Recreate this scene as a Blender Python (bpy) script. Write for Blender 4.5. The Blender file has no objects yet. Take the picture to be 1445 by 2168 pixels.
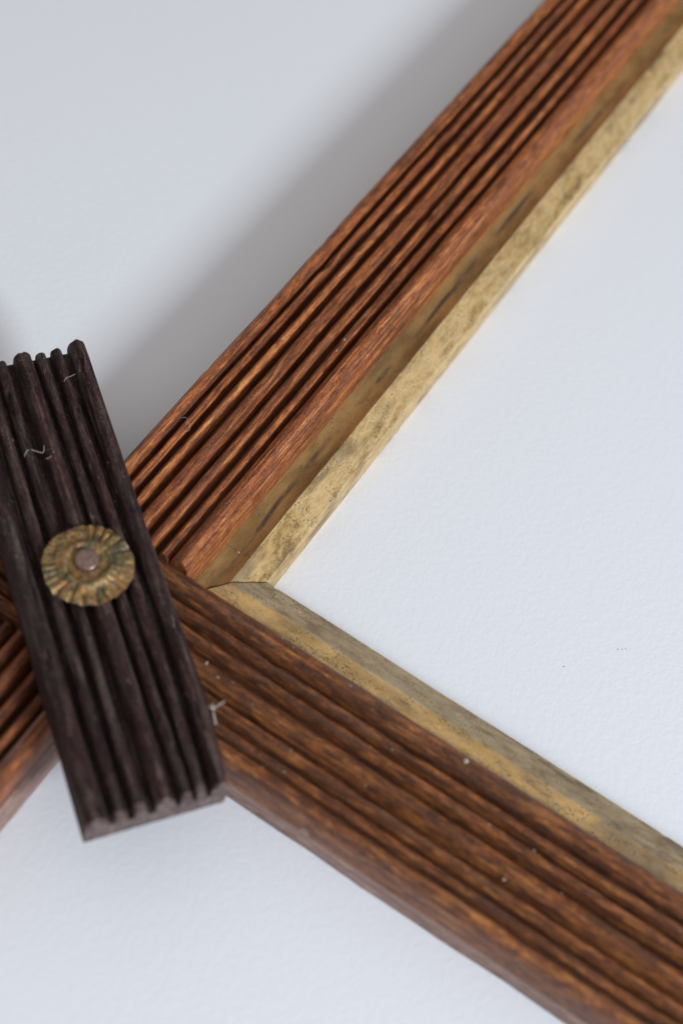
import bpy, math, random
import numpy as np
from mathutils import Vector, Matrix, noise

random.seed(7)
S = bpy.context.scene
MM = 0.001
COL = S.collection

# ------------------------------------------------------------------ camera
cam_d = bpy.data.cameras.new('camera')
cam = bpy.data.objects.new('camera', cam_d); COL.objects.link(cam)
cpos = Vector((91.333, -205.899, 403.231)) * MM
cr = Vector((0.83445264, 0.53424032, 0.13518904))
cu = Vector((-0.51802761, 0.67675552, 0.52311505))
cf = Vector((-0.18797922, 0.50654639, -0.84147167))
cam.matrix_world = Matrix(((cr.x, cu.x, -cf.x, cpos.x), (cr.y, cu.y, -cf.y, cpos.y),
                           (cr.z, cu.z, -cf.z, cpos.z), (0, 0, 0, 1)))
cam_d.sensor_fit = 'VERTICAL'; cam_d.sensor_height = 36.0; cam_d.sensor_width = 24.0
cam_d.lens = 3434.37 / 2168 * 36.0
cam_d.clip_start = 0.01; cam_d.clip_end = 50
cam_d.dof.use_dof = True
cam_d.dof.focus_distance = 0.466
cam_d.dof.aperture_fstop = 6.3
S.camera = cam

# ------------------------------------------------------------------ light
world = bpy.data.worlds.new('World'); S.world = world
world.use_nodes = True
bg = world.node_tree.nodes['Background']
wn, wl_ = world.node_tree.nodes, world.node_tree.links       # a pale room: light ceiling, dimmer walls
wtc = wn.new('ShaderNodeTexCoord'); wsx = wn.new('ShaderNodeSeparateXYZ'); wmr = wn.new('ShaderNodeMapRange')
wmr.interpolation_type = 'SMOOTHSTEP'
wl_.new(wtc.outputs['Generated'], wsx.inputs[0]); wl_.new(wsx.outputs['Z'], wmr.inputs[0])
for i_, v_ in enumerate((0.05, 0.85, 0.14, 0.56)): wmr.inputs[i_ + 1].default_value = v_
wl_.new(wmr.outputs[0], bg.inputs[1])
bg.inputs[0].default_value = (1.0, 0.965, 0.935, 1)
ld = bpy.data.lights.new('window_light', 'AREA')           # the window, to the right of the frame
ld.shape = 'RECTANGLE'; ld.size = 0.52; ld.size_y = 0.42
ld.energy = 29.0; ld.color = (0.84, 0.92, 1.0)
lamp = bpy.data.objects.new('window_light', ld); COL.objects.link(lamp)
el, az, dist = math.radians(30.5), math.radians(-17), 1.75
tgt = Vector((-0.02, 0.05, 0.0))
ldir = Vector((math.cos(el) * math.cos(az), math.cos(el) * math.sin(az), math.sin(el)))
lamp.location = tgt + ldir * dist
lamp.rotation_euler = (-ldir).to_track_quat('-Z', 'Y').to_euler()

S.view_settings.view_transform = 'Standard'
S.view_settings.look = 'None'
S.view_settings.exposure = 0.0
S.view_settings.gamma = 1.0
S.render.engine = 'CYCLES'

# ------------------------------------------------------------------ node helpers
class NT:
    def __init__(self, name):
        self.m = bpy.data.materials.new(name); self.m.use_nodes = True
        self.t = self.m.node_tree; self.n = self.t.nodes; self.l = self.t.links
        self.b = self.n['Principled BSDF']
        tc = self.n.new('ShaderNodeTexCoord')
        mp = self.n.new('ShaderNodeMapping'); mp.inputs['Scale'].default_value = (1000, 1000, 1000)
        self.l.new(tc.outputs['Object'], mp.inputs[0])
        self.raw = mp.outputs[0]
        self.v = mp.outputs[0]                              # object coordinates in millimetres
        oi = self.n.new('ShaderNodeObjectInfo'); self.rnd = oi.outputs['Random']
        sc = self.n.new('ShaderNodeSeparateColor'); self.l.new(oi.outputs['Color'], sc.inputs[0]); self.tone = sc.outputs[0]
        # shift the pattern per object so that alike pieces differ
        add = self.n.new('ShaderNodeVectorMath'); add.operation = 'MULTIPLY_ADD'
        cx = self.n.new('ShaderNodeCombineXYZ')
        for k in range(3): self.l.new(self.rnd, cx.inputs[k])
        self.l.new(cx.outputs[0], add.inputs[0]); add.inputs[1].default_value = (731, 387, 211)
        self.l.new(self.v, add.inputs[2]); self.v = add.outputs[0]
    def sock(self, s, val):
        if isinstance(val, (int, float)): s.default_value = val
        elif isinstance(val, tuple): s.default_value = val if len(val) == 4 or s.type == 'VECTOR' else (*val, 1)
        else: self.l.new(val, s)
    def scale(self, v, s):
        m = self.n.new('ShaderNodeVectorMath'); m.operation = 'MULTIPLY'
        self.l.new(v, m.inputs[0]); m.inputs[1].default_value = s; return m.outputs[0]
    def noise(self, s, scale=1.0, detail=4, rough=.55, dist=0.0, v=None):
        t = self.n.new('ShaderNodeTexNoise'); self.l.new(self.scale(v or self.v, s), t.inputs['Vector'])
        t.inputs['Scale'].default_value = scale; t.inputs['Detail'].default_value = detail
        t.inputs['Roughness'].default_value = rough; t.inputs['Distortion'].default_value = dist
        return t.outputs['Fac']
    def voro(self, s, scale=1.0, out='Distance'):
        t = self.n.new('ShaderNodeTexVoronoi'); self.l.new(self.scale(self.v, s), t.inputs['Vector'])
        t.inputs['Scale'].default_value = scale; return t.outputs[out]
    def rng(self, f, a, b, c=0.0, d=1.0, smooth=True):
        m = self.n.new('ShaderNodeMapRange'); m.interpolation_type = 'SMOOTHSTEP' if smooth else 'LINEAR'
        self.l.new(f, m.inputs[0])
        for i, x in enumerate((a, b, c, d)): m.inputs[i + 1].default_value = x
        return m.outputs[0]
    def math(self, op, a, b):
        m = self.n.new('ShaderNodeMath'); m.operation = op
        self.sock(m.inputs[0], a); self.sock(m.inputs[1], b); return m.outputs[0]
    def ramp(self, f, stops):
        r = self.n.new('ShaderNodeValToRGB'); self.l.new(f, r.inputs[0])
        e = r.color_ramp.elements
        while len(e) < len(stops): e.new(.5)
        for i, (p, c) in enumerate(stops): e[i].position = p; e[i].color = (*c, 1)
        return r.outputs[0]
    def mix(self, f, a, b, mode='MIX'):
        m = self.n.new('ShaderNodeMix'); m.data_type = 'RGBA'; m.blend_type = mode
        self.sock(m.inputs[0], f); self.sock(m.inputs[6], a); self.sock(m.inputs[7], b); return m.outputs[2]
    def bump(self, h, dist, strength=1.0, prev=None):
        b = self.n.new('ShaderNodeBump'); b.inputs['Strength'].default_value = strength
        b.inputs['Distance'].default_value = dist; self.l.new(h, b.inputs['Height'])
        if prev: self.l.new(prev, b.inputs['Normal'])
        return b.outputs[0]
    def out(self, col, rough, normal=None, metal=0.0, spec=.5):
        self.sock(self.b.inputs['Base Color'], col); self.sock(self.b.inputs['Roughness'], rough)
        self.sock(self.b.inputs['Metallic'], metal); self.b.inputs['Specular IOR Level'].default_value = spec
        if normal: self.l.new(normal, self.b.inputs['Normal'])
        return self.m

def wood(name, dark, mid, warm, pale, dust, dust_amt, rough=.5, spec=.4, streak=1.0, mottle=.25, coat=0.0):
    N = NT(name)
    long_ = N.noise((.010, .9, .9), 1, 4, .6)                 # long fibres
    fine = N.noise((.045, 3.2, 3.2), 1, 5, .7)
    mott = N.noise((.20, .55, .55), 1, 5, .7, .3)
    grit = N.noise((1.6, 3.4, 3.4), 1, 3, .65)
    f = N.math('ADD', N.math('MULTIPLY', long_, .46), N.math('MULTIPLY', fine, .36))
    f = N.math('ADD', f, N.math('MULTIPLY', grit, .18))
    f = N.math('ADD', N.math('MULTIPLY', f, 1 - mottle), N.math('MULTIPLY', mott, mottle))
    f = N.rng(f, .395, .605, 0, 1, False)
    f = N.math('ADD', f, N.math('MULTIPLY', N.math('SUBTRACT', N.tone, .5), .8))          # each strip a little lighter or darker
    c = N.ramp(f, [(0, dark), (.38, mid), (.72, warm), (1, pale)])
    patch = N.noise((.045, .30, .30), 1, 5, .65)
    c = N.mix(N.rng(patch, .50, .64, 0, .8), c, N.mix(fine, dark, mid))          # patches of dark old finish
    p2 = N.noise((.05, .4, .4), 1, 4, .6, .4)
    c = N.mix(N.rng(p2, .56, .70, 0, .6), c, N.mix(fine, warm, pale))
    pore = N.rng(N.noise((.20, 4.6, 4.6), 1, 2, .5), .62, .70)                   # open pores, dashes along the grain
    crack = N.rng(N.noise((.022, 1.9, 1.9), 1, 3, .6), .655, .685)
    pc = N.math('MAXIMUM', N.math('MULTIPLY', pore, .7 * streak), N.math('MULTIPLY', crack, .9 * streak))
    c = N.mix(pc, c, (dark[0] * .25, dark[1] * .25, dark[2] * .25))
    film = N.math('MULTIPLY', N.rng(N.noise((.04, .5, .5), 1, 5, .75), .45, .75), N.rng(grit, .32, .70))
    c = N.mix(N.math('MULTIPLY', film, dust_amt), c, dust)
    grains = N.rng(N.voro((1.5, 1.5, 1.5)), .09, .17, 1, 0)
    keep = N.rng(N.noise((.6, .6, .6), 1, 2), .52, .62)
    c = N.mix(N.math('MULTIPLY', N.math('MULTIPLY', grains, keep), min(1, .35 + dust_amt)), c, (dust[0] * 1.5, dust[1] * 1.5, dust[2] * 1.5))
    spark = N.noise((2.4, 4.6, 4.6), 1, 3, .7)
    c = N.mix(N.rng(spark, .55, .68, 0, .5), c, pale)
    c = N.mix(N.rng(spark, .46, .33, 0, .6), c, dark)
    h = N.math('ADD', N.math('MULTIPLY', fine, .9), N.math('MULTIPLY', grit, .4))
    h = N.math('ADD', N.math('SUBTRACT', h, N.math('MULTIPLY', pc, 1.0)), N.math('MULTIPLY', spark, .45))
    nrm = N.bump(h, .00042, 1.0)
    r = N.rng(N.noise((.08, .8, .8), 1, 4), .3, .7, rough - .12, rough + .15, False)
    if coat:
        N.b.inputs['Coat Weight'].default_value = coat; N.b.inputs['Coat Roughness'].default_value = .2
        N.l.new(nrm, N.b.inputs['Coat Normal'])
    return N.out(c, r, nrm, 0, spec)

M_REED = wood('varnished_reed_wood', (.038, .009, .005), (.19, .046, .016), (.54, .150, .040), (.86, .40, .125), (.52, .39, .28), .24, .40, .34, 1, .24, .14)
M_REED_B = wood('dusty_reed_wood', (.024, .008, .005), (.11, .030, .011), (.33, .095, .021), (.62, .26, .06), (.28, .22, .15), .42, .46, .35, 1, .44, .08)
M_SIDE = wood('bare_side_wood', (.17, .09, .07), (.34, .195, .155), (.47, .295, .24), (.54, .38, .32), (.48, .42, .39), .40, .58, .4, .6, .4)
M_BLOCK = wood('blackened_reed_wood', (.006, .003, .004), (.022, .010, .012), (.054, .023, .024), (.16, .085, .066), (.36, .33, .27), .60, .55, .18, 1, .30)
M_BLOCK_CORE = wood('blackened_end_wood', (.06, .038, .036), (.14, .09, .085), (.25, .175, .165), (.36, .28, .265), (.30, .27, .25), .45, .75, .25, 1, .5)

def gilt(name, base, hi, dk, dusty, cove, streak, spots=.60, smut=.35):
    N = NT(name)
    big = N.noise((.05, .16, .16), 1, 4, .6, .5)
    med = N.noise((.25, .5, .5), 1, 5, .65)
    fine = N.noise((1.6, 2.4, 2.4), 1, 4, .6)
    f = N.rng(N.math('ADD', N.math('MULTIPLY', big, .55), N.math('MULTIPLY', med, .45)), .34, .66, 0, 1, False)
    c = N.ramp(f, [(0, dk), (.30, base), (.7, hi), (1, base)])
    sx = N.n.new('ShaderNodeSeparateXYZ'); N.l.new(N.raw, sx.inputs[0])
    uu = N.math('ABSOLUTE', sx.outputs['Y'], 0.0)                  # millimetres in from the sight edge
    cv = N.rng(uu, 8.4, 8.9)
    c = N.mix(N.math('MULTIPLY', cv, .85), c, N.mix(N.rng(big, .35, .60), tuple(x * .62 for x in cove), cove))
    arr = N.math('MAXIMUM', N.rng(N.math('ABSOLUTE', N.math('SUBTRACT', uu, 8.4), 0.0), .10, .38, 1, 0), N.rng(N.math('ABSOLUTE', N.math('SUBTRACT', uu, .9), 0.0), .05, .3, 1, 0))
    c = N.mix(N.math('MULTIPLY', N.math('MULTIPLY', arr, streak), N.rng(N.noise((.08, .2, .2), 1, 4), .38, .6, .1, .75)), c, (.90, .72, .42))  # painted highlight: pale gold along the arrises where they catch light
    wob = N.math('ADD', uu, N.math('MULTIPLY', N.noise((.012, .0, .0), 1, 3), 5.0))
    st = N.math('MULTIPLY', N.rng(N.math('ABSOLUTE', N.math('SUBTRACT', wob, 15.4), 0.0), .25, 1.1, 1, 0), N.rng(N.noise((.03, .1, .1), 1, 4, .7), .40, .6))
    c = N.mix(N.math('MULTIPLY', st, streak), c, (.075, .066, .064))   # grey run of old glue size along the cove
    stain = N.rng(N.noise((.035, .12, .12), 1, 3, .55, .6), .48, .72)
    c = N.mix(N.math('MULTIPLY', N.math('MULTIPLY', stain, N.rng(cv, 0, 1, 1, smut)), .80), c, (.13, .10, .078))
    c = N.mix(N.rng(fine, .52, .78, 0, .28), c, dk)
    # black flyspecks and rubbed-through spots
    sp = N.rng(N.noise((1.5, 2.2, 2.2), 1, 4, .7), spots, spots + .035)
    spk = N.math('MULTIPLY', sp, N.rng(N.noise((.12, .3, .3), 1, 3), .46, .54))
    c = N.mix(N.math('MULTIPLY', spk, .92), c, (.025, .022, .022))
    wipe = N.math('MULTIPLY', N.rng(N.noise((.10, .45, .45), 1, 5, .75, .5), .47, .66), N.rng(fine, .3, .6))
    c = N.mix(N.math('MULTIPLY', wipe, .30 + dusty), c, (.17, .13, .085))                # grime left by old wiping
    # knocked spots where pale gesso shows
    ge = N.rng(N.noise((.30, .55, .55), 1, 3, .6), .735, .75)
    c = N.mix(ge, c, (.62, .55, .44))
    c = N.mix(N.math('MULTIPLY', N.rng(med, .4, .7), dusty), c, (.30, .26, .21))
    metal = N.math('SUBTRACT', .52, N.math('MAXIMUM', N.math('MULTIPLY', spk, .5), N.math('MULTIPLY', ge, .6)))
    crk = N.rng(N.noise((.5, .07, .07), 1, 2, .5, .6), .70, .71)                # fine cracks across the gilding
    c = N.mix(N.math('MULTIPLY', crk, .3), c, (.10, .07, .04))
    h = N.math('SUBTRACT', N.math('ADD', N.math('MULTIPLY', fine, .35), N.math('MULTIPLY', med, .8)), N.math('MULTIPLY', N.math('MAXIMUM', spk, ge), .5))
    r = N.rng(med, .3, .7, .34, .55, False)
    return N.out(c, r, N.bump(h, .00022, .7), metal, .45)
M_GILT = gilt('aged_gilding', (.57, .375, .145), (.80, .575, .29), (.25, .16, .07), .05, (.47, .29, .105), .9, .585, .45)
M_GILT_B = gilt('dusty_gilding', (.44, .32, .19), (.60, .47, .30), (.20, .14, .09), .30, (.82, .50, .17), .25, .56, .75)

def tin():
    N = NT('tarnished_tin')
    a = N.noise((.22, .22, .22), 1, 4, .6, .6); b = N.noise((.9, .9, .9), 1, 4, .65); g = N.noise((.16, .16, .3), 1, 3, .6, .3)
    f = N.rng(N.math('ADD', N.math('MULTIPLY', a, .6), N.math('MULTIPLY', b, .4)), .34, .66, 0, 1, False)
    c = N.ramp(f, [(0, (.035, .026, .016)), (.28, (.14, .10, .055)), (.5, (.34, .235, .09)), (.66, (.44, .22, .075)), (.80, (.20, .16, .10)), (1, (.64, .56, .44))])
    c = N.mix(N.rng(g, .46, .62, 0, .72), c, (.095, .10, .065))
    c = N.mix(N.rng(N.noise((.35, .35, .35), 1, 4), .57, .68, 0, .8), c, (.45, .17, .055))
    c = N.mix(N.rng(b, .54, .66, 0, .75), c, (.035, .030, .020))
    return N.out(c, N.rng(b, .3, .7, .28, .5, False), N.bump(b, .0004, .9), .6, .5)
M_TIN = tin()
def steel():
    N = NT('rusty_steel')
    b = N.noise((.9, .9, .9), 1, 5)
    c = N.mix(N.rng(b, .35, .75), (.30, .205, .18), (.19, .115, .09))
    return N.out(c, .30, N.bump(b, .0001, .4), .75, .5)
M_STEEL = steel()
def plain(name, col, rough=.8):
    N = NT(name); b = N.noise((2, 2, 2), 1, 2)
    c = N.mix(b, tuple(x * .75 for x in col), tuple(min(1, x * 1.2) for x in col))
    return N.out(c, rough, None, 0, .3)
M_LINT = plain('lint', (.62, .58, .50)); M_DUST = plain('dust', (.42, .36, .27)); M_CRUMB = plain('wood_crumb', (.36, .19, .11))

def paper():
    N = NT('white_textured_paper')
    a = N.noise((.55, .55, .55), 1, 5, .6, .3); b = N.noise((.012, .012, .012), 1, 3, .5)
    c = N.mix(b, (.765, .78, .825), (.785, .80, .845))
    return N.out(c, .75, N.bump(a, .00036, .42), 0, .25)
M_PAPER = paper()

# ------------------------------------------------------------------ mesh helpers
def link(name, verts, faces, mat, parent=None, smooth=True, autosmooth=None):
    me = bpy.data.meshes.new(name)
    me.from_pydata([(v[0] * MM, v[1] * MM, v[2] * MM) for v in verts], [], faces)
    me.materials.append(mat); me.validate(); me.update()
    if smooth:
        me.polygons.foreach_set('use_smooth', [True] * len(me.polygons))
        if autosmooth: me.set_sharp_from_angle(angle=math.radians(autosmooth))
    o = bpy.data.objects.new(name, me); COL.objects.link(o); o.color = (.5, .5, .5, 1)
    if parent: o.parent = parent
    return o

def nz(x, y, z): return noise.noise(Vector((x, y, z)))

def sweep(name, mat, parent, prof, s0, s1, step, disp, mirror=1, cap=True, sharp=50, s0f=None, s1f=None):
    """prof: list of (u, z) from one foot over the top to the other foot; swept along local x.
    disp(s, k, u, z) -> (du, dz). s0f / s1f(k, u) give ragged or mitred ends."""
    n = max(2, int((s1 - s0) / step)); K = len(prof); V = []; F = []
    for i in range(n + 1):
        t = i / n
        for k, (u, z) in enumerate(prof):
            a = s0 + (s0f(k, u) if s0f else 0); b = s1 + (s1f(k, u) if s1f else 0)
            s = a + (b - a) * t
            du, dz = disp(s, k, u, z)
            V.append((s, mirror * (u + du), z + dz))
    for i in range(n):
        for k in range(K - 1):
            q = (i * K + k, i * K + k + 1, (i + 1) * K + k + 1, (i + 1) * K + k)
            F.append(q if mirror > 0 else q[::-1])
    if cap:
        for base, flip in ((0, False), (n * K, True)):
            q = [base + k for k in range(K)]
            if flip != (mirror < 0): q = q[::-1]
            F.append(tuple(q[::-1]))
    return link(name, V, F, mat, parent, True, sharp)

def reed_prof(c, wl, wr, zc, zl, zr, fl, fr, K=14, e=.8):
    P = [(c - wl - .06, fl)]
    for k in range(K + 1):
        a = math.pi * (1 - k / K); x = math.cos(a); h = max(0, math.sin(a)) ** e
        if x <= 0: P.append((c + x * wl, zl + (zc - zl) * h))
        else: P.append((c + x * wr, zr + (zc - zr) * h))
    P.append((c + wr + .06, fr))
    return P

def reed_disp(seed, amp=1.0, zc=23, nick=.5):
    def d(s, k, u, z):
        top = 1.0 if z > zc - 5 else .3
        w = nz(s * .012, seed, 1.3) * .42 + nz(s * .06, seed, 4.1) * .10           # slow hand-made wobble
        f = nz(s * .22, u * .9, seed + 9) * .13 + nz(s * .75, u * 1.7, seed + 21) * .06
        n = max(0, nz(s * .13, u * .6, seed + 33) - .36) * nick * 2.8                # dents
        return (w * amp, (nz(s * .025, seed, 7.7) * .28 + f - n) * top * amp)
    return d

# ------------------------------------------------------------------ setting: the white paper
def build_paper():
    g = 24; V = []; F = []
    x0, x1, y0, y1 = -1600, 1600, -1300, 1900
    for i in range(g + 1):
        for j in range(g + 1): V.append((x0 + (x1 - x0) * i / g, y0 + (y1 - y0) * j / g, 0))
    for i in range(g):
        for j in range(g):
            a = i * (g + 1) + j; F.append((a, a + g + 1, a + g + 2, a + 1))
    o = link('table_surface', V, F, M_PAPER); o['kind'] = 'structure'
    o['label'] = 'white rough-grained paper covering the table'
build_paper()

# ------------------------------------------------------------------ the frame
frame = bpy.data.objects.new('picture_frame', None); COL.objects.link(frame)
frame.empty_display_size = .02
frame['label'] = 'antique reeded wooden picture frame corner with gilt inner edge and crossed rails'
frame['category'] = 'picture frame'
H = 23.0

def core_mesh(boxes, top, mirror, seed):
    """the solid wood under the reeds: one or more lengths, finely cut so the sides can be uneven"""
    V = []; F = []
    for (s0, s1, ua, ub) in boxes:
        prof = [(ua + .5, .0), (ua + .08, .6), (ua, 3), (ua + .05, top * .6), (ua, top - .6), (ua + .5, top), (ub - .5, top), (ub, top - .6),
                (ub - .05, top * .6), (ub, 3), (ub - .08, .6), (ub - .5, 0)]
        n = int((s1 - s0) / 2.0); K = len(prof); b0 = len(V)
        for i in range(n + 1):
            s = s0 + (s1 - s0) * i / n
            for (u, z) in prof:
                d = nz(s * .05, z * .2, seed) * .35 + nz(s * .3, z * .6, seed + 5) * .14 if 0 < z < top else 0
                V.append((s, mirror * (u + d), z))
        for i in range(n):
            for k in range(K):
                k2 = (k + 1) % K
                q = (b0 + i * K + k, b0 + i * K + k2, b0 + (i + 1) * K + k2, b0 + (i + 1) * K + k)
                F.append(q if mirror > 0 else q[::-1])
        for base, flip in ((b0, 0), (b0 + n * K, 1)):
            q = [base + k for k in range(K)]
            F.append(tuple(q if (flip == (mirror > 0)) else q[::-1]))
    return V, F

FLOOR = H - 9.2
# crest centre, half widths, crest drop
REEDS_A = [(-50.1, 2.6, 2.1, .5), (-45.6, 1.35, 1.4, 1.5), (-41.0, 1.55, 1.6, 1.1), (-35.9, 2.35, 2.3, .3), (-30.4, 1.55, 1.6, 1.0), (-25.6, 1.5, 1.55, 1.2), (-19.8, 3.4, 3.1, 0)]
REEDS_B = [(-54.0, 2.6, 2.3, .3), (-49.6, 1.7, 1.7, 1.2), (-44.9, 1.8, 1.7, 1.2), (-38.5, 2.9, 2.8, 0), (-32.0, 1.7, 1.7, 1.2), (-27.0, 1.5, 1.6, 1.3), (-21.2, 3.0, 4.4, 0)]

def liner_profile(wall):
    return [(-18.0, 6.0), (-18.0, 10.2), (-16.8, 10.05), (-15.6, 9.95), (-14.4, 10.0), (-13.1, 10.15), (-11.9, 10.4), (-10.7, 10.8), (-9.6, 11.3), (-8.9, 11.7),
            (-8.45, 11.9), (-8.0, 11.8), (-7.2, 11.5), (-5.6, 10.9), (-3.8, 10.2), (-2.2, 9.6), (-1.3, 9.25), (-.95, 9.1), (-.72, 8.75), (-.62, 8.0), (-.5, 5.0), (-.45, 1.0), (-.8, 0.0)]

def liner_disp(seed):
    def d(s, k, u, z):
        a = nz(s * .03, u * .05, seed) * .22 + nz(s * .2, u * .3, seed + 3) * .07 + nz(s * .8, u * 1.1, seed + 8) * .025
        e = 0
        if k in (16, 17, 18, 10, 9, 11): e = -max(0, nz(s * .25, seed, 2.0) - .38) * .9     # knocks along the arrises
        return (e * .6 + nz(s * .015, seed, 5) * .25 * (u > -3), a + e)
    return d

def build_rail(axis):
    A = axis == 'A'
    mirror = -1 if A else 1
    top = FLOOR + (-.1 if A else 0)
    reeds = REEDS_A if A else REEDS_B
    if A: boxes = [(-17.7, 470, -52.6, -18.6), (-128, -57.4, -52.6, -16.5)]
    else: boxes = [(-122, 330, -56.5, -18.3)]
    V, F = core_mesh(boxes, top, mirror, 3.0 if A else 11.0)
    rail = link('rail', V, F, M_SIDE, frame, True, 40)
    rail.data.materials.append(M_REED if A else M_REED_B)      # the bed between the reeds is varnished like them
    for pl in rail.data.polygons:
        if pl.normal.z > .8: pl.material_index = 1
    rail['label'] = 'rail running up beside the soft shadow, its reeds cut short where the other rail crosses' if A else 'rail with dusty reeds running unbroken through the crossing'
    mat = M_REED if A else M_REED_B
    for i, (c, wl, wr, drop) in enumerate(reeds):
        zc = H - drop
        fl = fr = top - .6
        zl = zc - wl * 2.1; zr = zc - wr * 2.1
        if i == 6:                                        # innermost reed: its face falls to the gilt liner
            fr = 8.2; zr = H - 9.0; zl = H - 4.8
        if i == 0:
            fl = 10.0; zl = H - 5.0
        segs = [(-16.9, 470), (-128, -57.6)] if A else [(-122, 330)]
        for q, (s0, s1) in enumerate(segs):
            sd = i * 17.3 + q * 5.1 + (0 if A else 120)
            p = list(reed_prof(c, wl, wr, zc, zl, zr, fl, fr, 18 if wl > 2.1 else 14, 1.0))
            if i == 6 and q == 1: p = list(reed_prof(c, wl, wr - .3, zc, zl, H - 6.0, fl, H - 9.2, 18, 1.0))
            rag0 = (lambda k, u, sd=sd: nz(u * .8, sd, 3) * .6 + nz(sd, 1, 1) * .6) if A and q == 0 else None
            rag1 = (lambda k, u, sd=sd: nz(u * .8, sd, 3) * .4) if A and q == 1 else None
            rd = sweep('reed', mat, rail, p, s0, s1, .75, reed_disp(sd, 1.0, zc, .5 if i in (0, 3, 6) else .8), mirror, True, 60, rag0, rag1)
            tone = ((.52, .44, .60, .48, .52, .46, .60)[i] - .22 * q) if A else (.5, .46, .52, .55, .45, .5, .42)[i]  # stub reeds toned darker, the block's shade put into their colour
            rd.color = (tone, tone, tone, 1)
            if i == 6 and q == 1:                         # the stub never had a liner: its flank was left bare
                rd.data.materials.append(M_SIDE)
                for pl in rd.data.polygons:
                    if pl.normal.y < -.55: pl.material_index = 1
    # gilt liner, mitred against its neighbour
    g = .32
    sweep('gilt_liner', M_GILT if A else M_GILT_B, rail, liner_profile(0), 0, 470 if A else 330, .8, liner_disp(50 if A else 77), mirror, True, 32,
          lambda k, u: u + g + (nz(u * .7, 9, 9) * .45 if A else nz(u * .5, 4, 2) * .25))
    if A: rail.rotation_euler.z = math.pi / 2
    return rail

rail_a = build_rail('A'); rail_b = build_rail('B')

# corner block: a short length of the same reeding laid across the joint
BT = 34.6; BB = 22.7
def build_block():
    ang = math.atan2(-.607, .795)
    R = Matrix.Rotation(ang, 4, 'Z')
    def taper(s, u):                                      # worn corner where the block's free end has lost its edge
        t = max(0, (s - 40) / 23.0)
        return -2.6 * t ** 1.3 * max(0, (u + 44) / 12) if u > -44 else 0
    top = BT - 5.0
    V = []; F = []
    prof = [(-70.9, BB), (-71.0, BB + 1), (-71.0, top - .4), (-70.6, top), (-66, top), (-60, top), (-54, top), (-48, top), (-42, top), (-36, top), (-33.0, top), (-32.6, top - .4), (-32.6, BB + 1), (-32.9, BB)]
    s0, s1 = -75.6, 62.9; n = 90; K = len(prof)
    for i in range(n + 1):
        for (u, z) in prof:
            s = s0 + (s1 - s0) * i / n
            e = nz(u * .35, 3, 8) * .8 if i in (0, n) else 0
            V.append((s + e, u + taper(s, u) + nz(s * .06, z * .3, 60) * .2, z + (nz(s * .1, u, 61) * .1 if z > BB else 0)))
    for i in range(n):
        for k in range(K):
            k2 = (k + 1) % K; F.append((i * K + k, i * K + k2, (i + 1) * K + k2, (i + 1) * K + k))
    F.append(tuple(range(K))[::-1][::-1]); F.append(tuple(n * K + k for k in range(K))[::-1])
    blk = link('corner_block', V, F, M_BLOCK_CORE, frame, True, 40)
    blk.data.materials.append(M_BLOCK)
    for pl in blk.data.polygons:
        if abs(pl.normal.x) < .7: pl.material_index = 1        # only the sawn ends are bare
    blk['label'] = 'nearly black dusty reeded block nailed across the joint'
    blk.matrix_local = R
    reeds = [(-67.5, 3.4, 2.9, .2), (-61.5, 1.7, 1.7, .9), (-56.8, 1.7, 1.6, 1.0), (-50.6, 2.6, 2.5, 0), (-45.4, 1.5, 1.5, 1.0), (-41.1, 1.6, 1.6, .9), (-35.1, 2.6, 2.5, .1)]
    ends0 = [.2, .5, .3, -.7, .2, -.2, -1.1]
    for i, (c, wl, wr, drop) in enumerate(reeds):
        zc = BT - drop
        fl = fr = top - .5
        zl = zc - wl * 1.5; zr = zc - wr * 1.5
        if i == 0: fl = BB + 2.5
        if i == 6: fr = BB + 2.5
        p = reed_prof(c, wl, wr, zc, zl, zr, fl, fr, 16, 1.0)
        base = reed_disp(200 + i * 13.7, 1.1, zc, 1.1)
        def dd(s, k, u, z, base=base):
            a, b = base(s, k, u, z)
            t = max(0, (s - 56) / 7.0) + max(0, (-70 - s) / 6.0)
            return a + taper(s, u), b - .5 * t * t * (z > top + 1)
        rd = sweep('reed', M_BLOCK, blk, p, -75.2 + ends0[i], 63.0 + nz(i * 3.3, 1, 1) * .9, .6, dd, 1, True, 60,
              lambda k, u, i=i: nz(u * .9, i, 6) * .35, lambda k, u, i=i: nz(u * .9, i, 16) * .8)
        tone = (.46, .5, .42, .6, .44, .5, .56)[i]; rd.color = (tone, tone, tone, 1)
        rd.data.materials.append(M_BLOCK_CORE)
        for pl in rd.data.polygons[-2:]: pl.material_index = 1
        for pl in rd.data.polygons:
            if pl.center.x > .0621 - .0006 * (i % 3) and len(pl.vertices) == 4: pl.material_index = 1     # rubbed end
    return blk
block = build_block()

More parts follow.
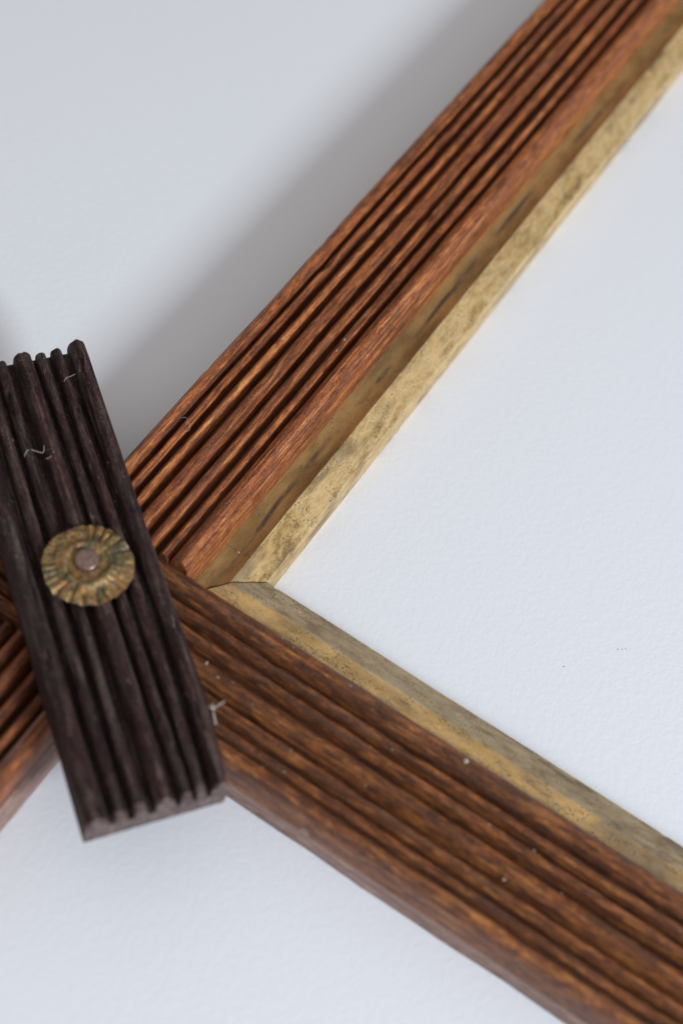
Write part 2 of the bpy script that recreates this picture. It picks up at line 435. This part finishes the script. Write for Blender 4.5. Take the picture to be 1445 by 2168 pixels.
# tin rosette and its nail
def build_rosette():
    cx, cy, z0 = -34.9, -38.0, BT
    nr, na = 22, 192; R0 = 11.9
    V = []; F = []
    def surf(r, a, low):
        k = r / R0
        z = 1.1
        z += -.55 * max(0, 1 - k / .55) ** 1.5                               # dished middle
        z += .85 * math.exp(-((k - .52) / .09) ** 2) * (1 + .5 * nz(math.cos(a) * 1.2, math.sin(a) * 1.2, 12))                          # raised ring
        flute = max(0, min(1, (k - .56) / .2))
        z -= flute * .8 * abs(math.cos(a * 12 + 1.1 * math.sin(a * 3 + .5) + 1.6 * nz(math.cos(a) * 2, math.sin(a) * 2, 15))) ** 7 * max(.1, .75 + 1.3 * nz(math.cos(a) * 1.3, math.sin(a) * 1.3, 5))
        z += -.55 * max(0, k - .72) / .28
        x, y = r * math.cos(a), r * math.sin(a)
        z += nz(x * .16, y * .16, 3) * .8 * k + nz(x * .45, y * .45, 8) * .42 + nz(x * 1.1, y * 1.1, 2) * .16
        return z + (-.32 if low else 0)
    for low in (False, True):
        for i in range(nr + 1):
            for j in range(na):
                a = 2 * math.pi * j / na
                rr = R0 * (1 + .045 * nz(math.cos(a) * 1.4, math.sin(a) * 1.4, 1.7) + .022 * nz(math.cos(a) * 4, math.sin(a) * 4, 6) + .006 * math.sin(a * 24))
                r = rr * i / nr
                V.append((cx + r * math.cos(a), cy + r * math.sin(a), z0 + surf(R0 * i / nr, a, low)))
    off = (nr + 1) * na
    for low in (0, 1):
        for i in range(nr):
            for j in range(na):
                j2 = (j + 1) % na
                q = (low * off + i * na + j, low * off + (i + 1) * na + j, low * off + (i + 1) * na + j2, low * off + i * na + j2)
                F.append(q[::-1] if low else q)
    for j in range(na):
        j2 = (j + 1) % na
        F.append((nr * na + j, off + nr * na + j, off + nr * na + j2, nr * na + j2))
    o = link('tin_rosette', V, F, M_TIN, frame, True, 45)
    o['label'] = 'crimped tarnished tin disc with fluted rim'
    # nail: domed round head with a shank down into the block
    prof = [(0, 2.9), (1.0, 2.9), (2.0, 2.88), (2.75, 2.82), (3.05, 2.65), (3.2, 2.3), (3.25, 1.2), (3.0, .45), (1.2, .4), (1.1, -3.0)]
    V = []; F = []; n = 40
    for (r, z) in prof:
        for j in range(n):
            a = 2 * math.pi * j / n
            V.append((cx - .4 + r * math.cos(a) * (1 + .02 * math.sin(3 * a)), cy + .2 + r * math.sin(a), z0 + z + nz(r * math.cos(a) * .5, r * math.sin(a) * .5, 4) * .04))
    for i in range(len(prof) - 1):
        for j in range(n):
            j2 = (j + 1) % n; F.append((i * n + j, (i + 1) * n + j, (i + 1) * n + j2, i * n + j2))
    link('nail', V, F, M_STEEL, o, True, 50)
build_rosette()

# ------------------------------------------------------------------ small things: lint, dust, crumbs
def fibre(name, pts, r, label, mat=M_LINT, group=None):
    P = [Vector(p) for p in pts]; C = []
    for i in range(len(P) - 1):                            # catmull-rom through the points
        p0, p1, p2, p3 = P[max(0, i - 1)], P[i], P[i + 1], P[min(len(P) - 1, i + 2)]
        for t in range(6):
            t /= 6.0
            C.append(.5 * ((2 * p1) + (p2 - p0) * t + (2 * p0 - 5 * p1 + 4 * p2 - p3) * t * t + (3 * p1 - p0 - 3 * p2 + p3) * t ** 3))
    C.append(P[-1]); V = []; F = []; n = 6
    for i, c in enumerate(C):
        d = (C[min(i + 1, len(C) - 1)] - C[max(0, i - 1)]).normalized()
        a = d.orthogonal().normalized(); b = d.cross(a); q = r * (1 if 0 < i < len(C) - 1 else .5)
        for j in range(n):
            w = 2 * math.pi * j / n; V.append(c + (a * math.cos(w) + b * math.sin(w)) * q)
    for i in range(len(C) - 1):
        for j in range(n):
            j2 = (j + 1) % n; F.append((i * n + j, i * n + j2, (i + 1) * n + j2, (i + 1) * n + j))
    F.append(tuple(range(n))[::-1]); F.append(tuple((len(C) - 1) * n + j for j in range(n)))
    o = link(name, V, F, mat); o['label'] = label; o['category'] = 'lint'
    if group: o['group'] = group
    return o

bpy.context.view_layer.update()
dg = bpy.context.evaluated_depsgraph_get()
def top_z(x, y):
    hit, loc, *_ = S.ray_cast(dg, Vector((x * MM, y * MM, .1)), Vector((0, 0, -1)))
    return loc.z / MM if hit else 0
def lie(pts, lift=.1):
    """lay a thread across the reeds: it bridges the grooves between the crests it touches"""
    out = []
    for (x, y) in pts: out.append([x, y, top_z(x, y) + lift])
    zs = [p[2] for p in out]
    for i, p in enumerate(out):
        p[2] = max(p[2], max(zs[max(0, i - 2):i + 3]) - .5)
    return out
fibre('lint_fibre', lie([(-69.2, -20.6), (-69.5, -18.9), (-68.6, -17.7), (-66.7, -17.1), (-66.2, -16.2), (-67.3, -14.7)]), .065, 'cream kinked thread lying on the black block above its tin disc')
fibre('lint_fibre', lie([(-76.1, 5.3), (-76.1, 6.6), (-75.9, 7.6), (-75.2, 9.3)]), .05, 'short straight white hair near the sawn end of the black block')
fibre('lint_fibre', lie([(-63.8, -18.2), (-63.2, -17.0), (-63.4, -15.2)]), .045, 'tan bent hair lying beside the cream kinked thread')
tz = 33.6
fibre('lint_fibre', [(13.0, -52.0, tz + .6), (14.2, -51.9, tz + .7), (14.9, -50.4, tz + .8), (15.6, -48.4, tz + 1.0)], .11, 'frayed white splinter standing off the long edge of the black block')
fibre('lint_fibre', [(13.4, -50.9, tz + .9), (14.2, -51.8, tz + .7), (15.6, -53.2, tz + .3), (17.2, -54.6, tz - .3)], .16, 'pale sliver of torn wood along the long edge of the black block')
fz = lie([(-47.9, 22.6), (-46.6, 23.6), (-45.8, 22.6), (-44.4, 22.2), (-43.6, 20.4), (-44.6, 19.2)])
fibre('lint_fibre', fz, .035, 'fine curled white fuzz caught on the narrow reeds of the rail beside the shadow')

def octa(c, r, V, F):
    b = len(V); k = [random.uniform(.5, 1.25) for _ in range(6)]
    for i, d in enumerate(((1, 0, 0), (-1, 0, 0), (0, 1, 0), (0, -1, 0), (0, 0, .7), (0, 0, -.7))):
        V.append((c[0] + d[0] * r * k[i], c[1] + d[1] * r * k[i], c[2] + d[2] * r * k[i]))
    for q in ((0, 2, 4), (2, 1, 4), (1, 3, 4), (3, 0, 4), (2, 0, 5), (1, 2, 5), (3, 1, 5), (0, 3, 5)): F.append(tuple(b + x for x in q))

SPECKS = ((72.8, -20.8, 1.0), (94.6, -41.6, .8), (96.4, -41.0, .6), (141.9, -43.0, 1.2), (3.1, -37.5, .7), (7.8, -39.0, .4), (-40.8, 63.6, .5), (-26.0, 75.4, .5),
          (-25.6, 70.5, .45), (-12.5, 1.7, .5), (5.6, -6.7, .4), (-8.3, 209.3, .9), (-.6, 254.0, 1.2), (-.5, 256.5, 1.0), (99.1, -30.5, .5), (59.4, -42.0, .5), (-17.4, 1.0, .4))
def scatter():
    V = []; F = []
    def put(x, y, r):
        z = top_z(x, y); octa((x, y, z + r * .25), r, V, F)
    ca, sa = .795, -.607
    for _ in range(2600):                                   # block
        s, u = random.uniform(-74, 62), random.uniform(-70, -33)
        put(s * ca - u * sa, s * sa + u * ca, random.choice((.05, .06, .06, .07, .08, .1)) if random.random() < .985 else .2)
    for _ in range(1500):
        put(random.uniform(-52, -1), random.triangular(-17, 260, 20), random.choice((.04, .05, .06, .08)) if random.random() < .985 else .2)
    for _ in range(420):
        put(random.triangular(-15, 160, 20), random.uniform(-56, -1), random.choice((.07, .1, .12)) if random.random() < .90 else .34)
    for (x, y, r) in SPECKS:
        put(x, y, r)
    o = link('dust', V, F, M_DUST, None, False); o['kind'] = 'stuff'; o['label'] = 'pale specks of dust and grit on the old wood'
scatter()

def crumb(x, y, r, label, group=None):
    V = []; F = []
    octa((x, y, r * .4), r, V, F); octa((x + r * .9, y + r * .3, r * .3), r * .6, V, F)
    o = link('wood_crumb', V, F, M_CRUMB, None, False); o['label'] = label; o['category'] = 'crumb'
    if group: o['group'] = group
crumb(90.3, 46.5, .2, 'tiny brown crumb in a row of three on the white paper', 'row of three crumbs on the paper')
crumb(91.3, 47.3, .18, 'tiny brown crumb in a row of three on the white paper', 'row of three crumbs on the paper')
crumb(92.1, 48.0, .18, 'tiny brown crumb in a row of three on the white paper', 'row of three crumbs on the paper')
crumb(80.0, 32.0, .2, 'lone brown crumb on the white paper between the two rails')
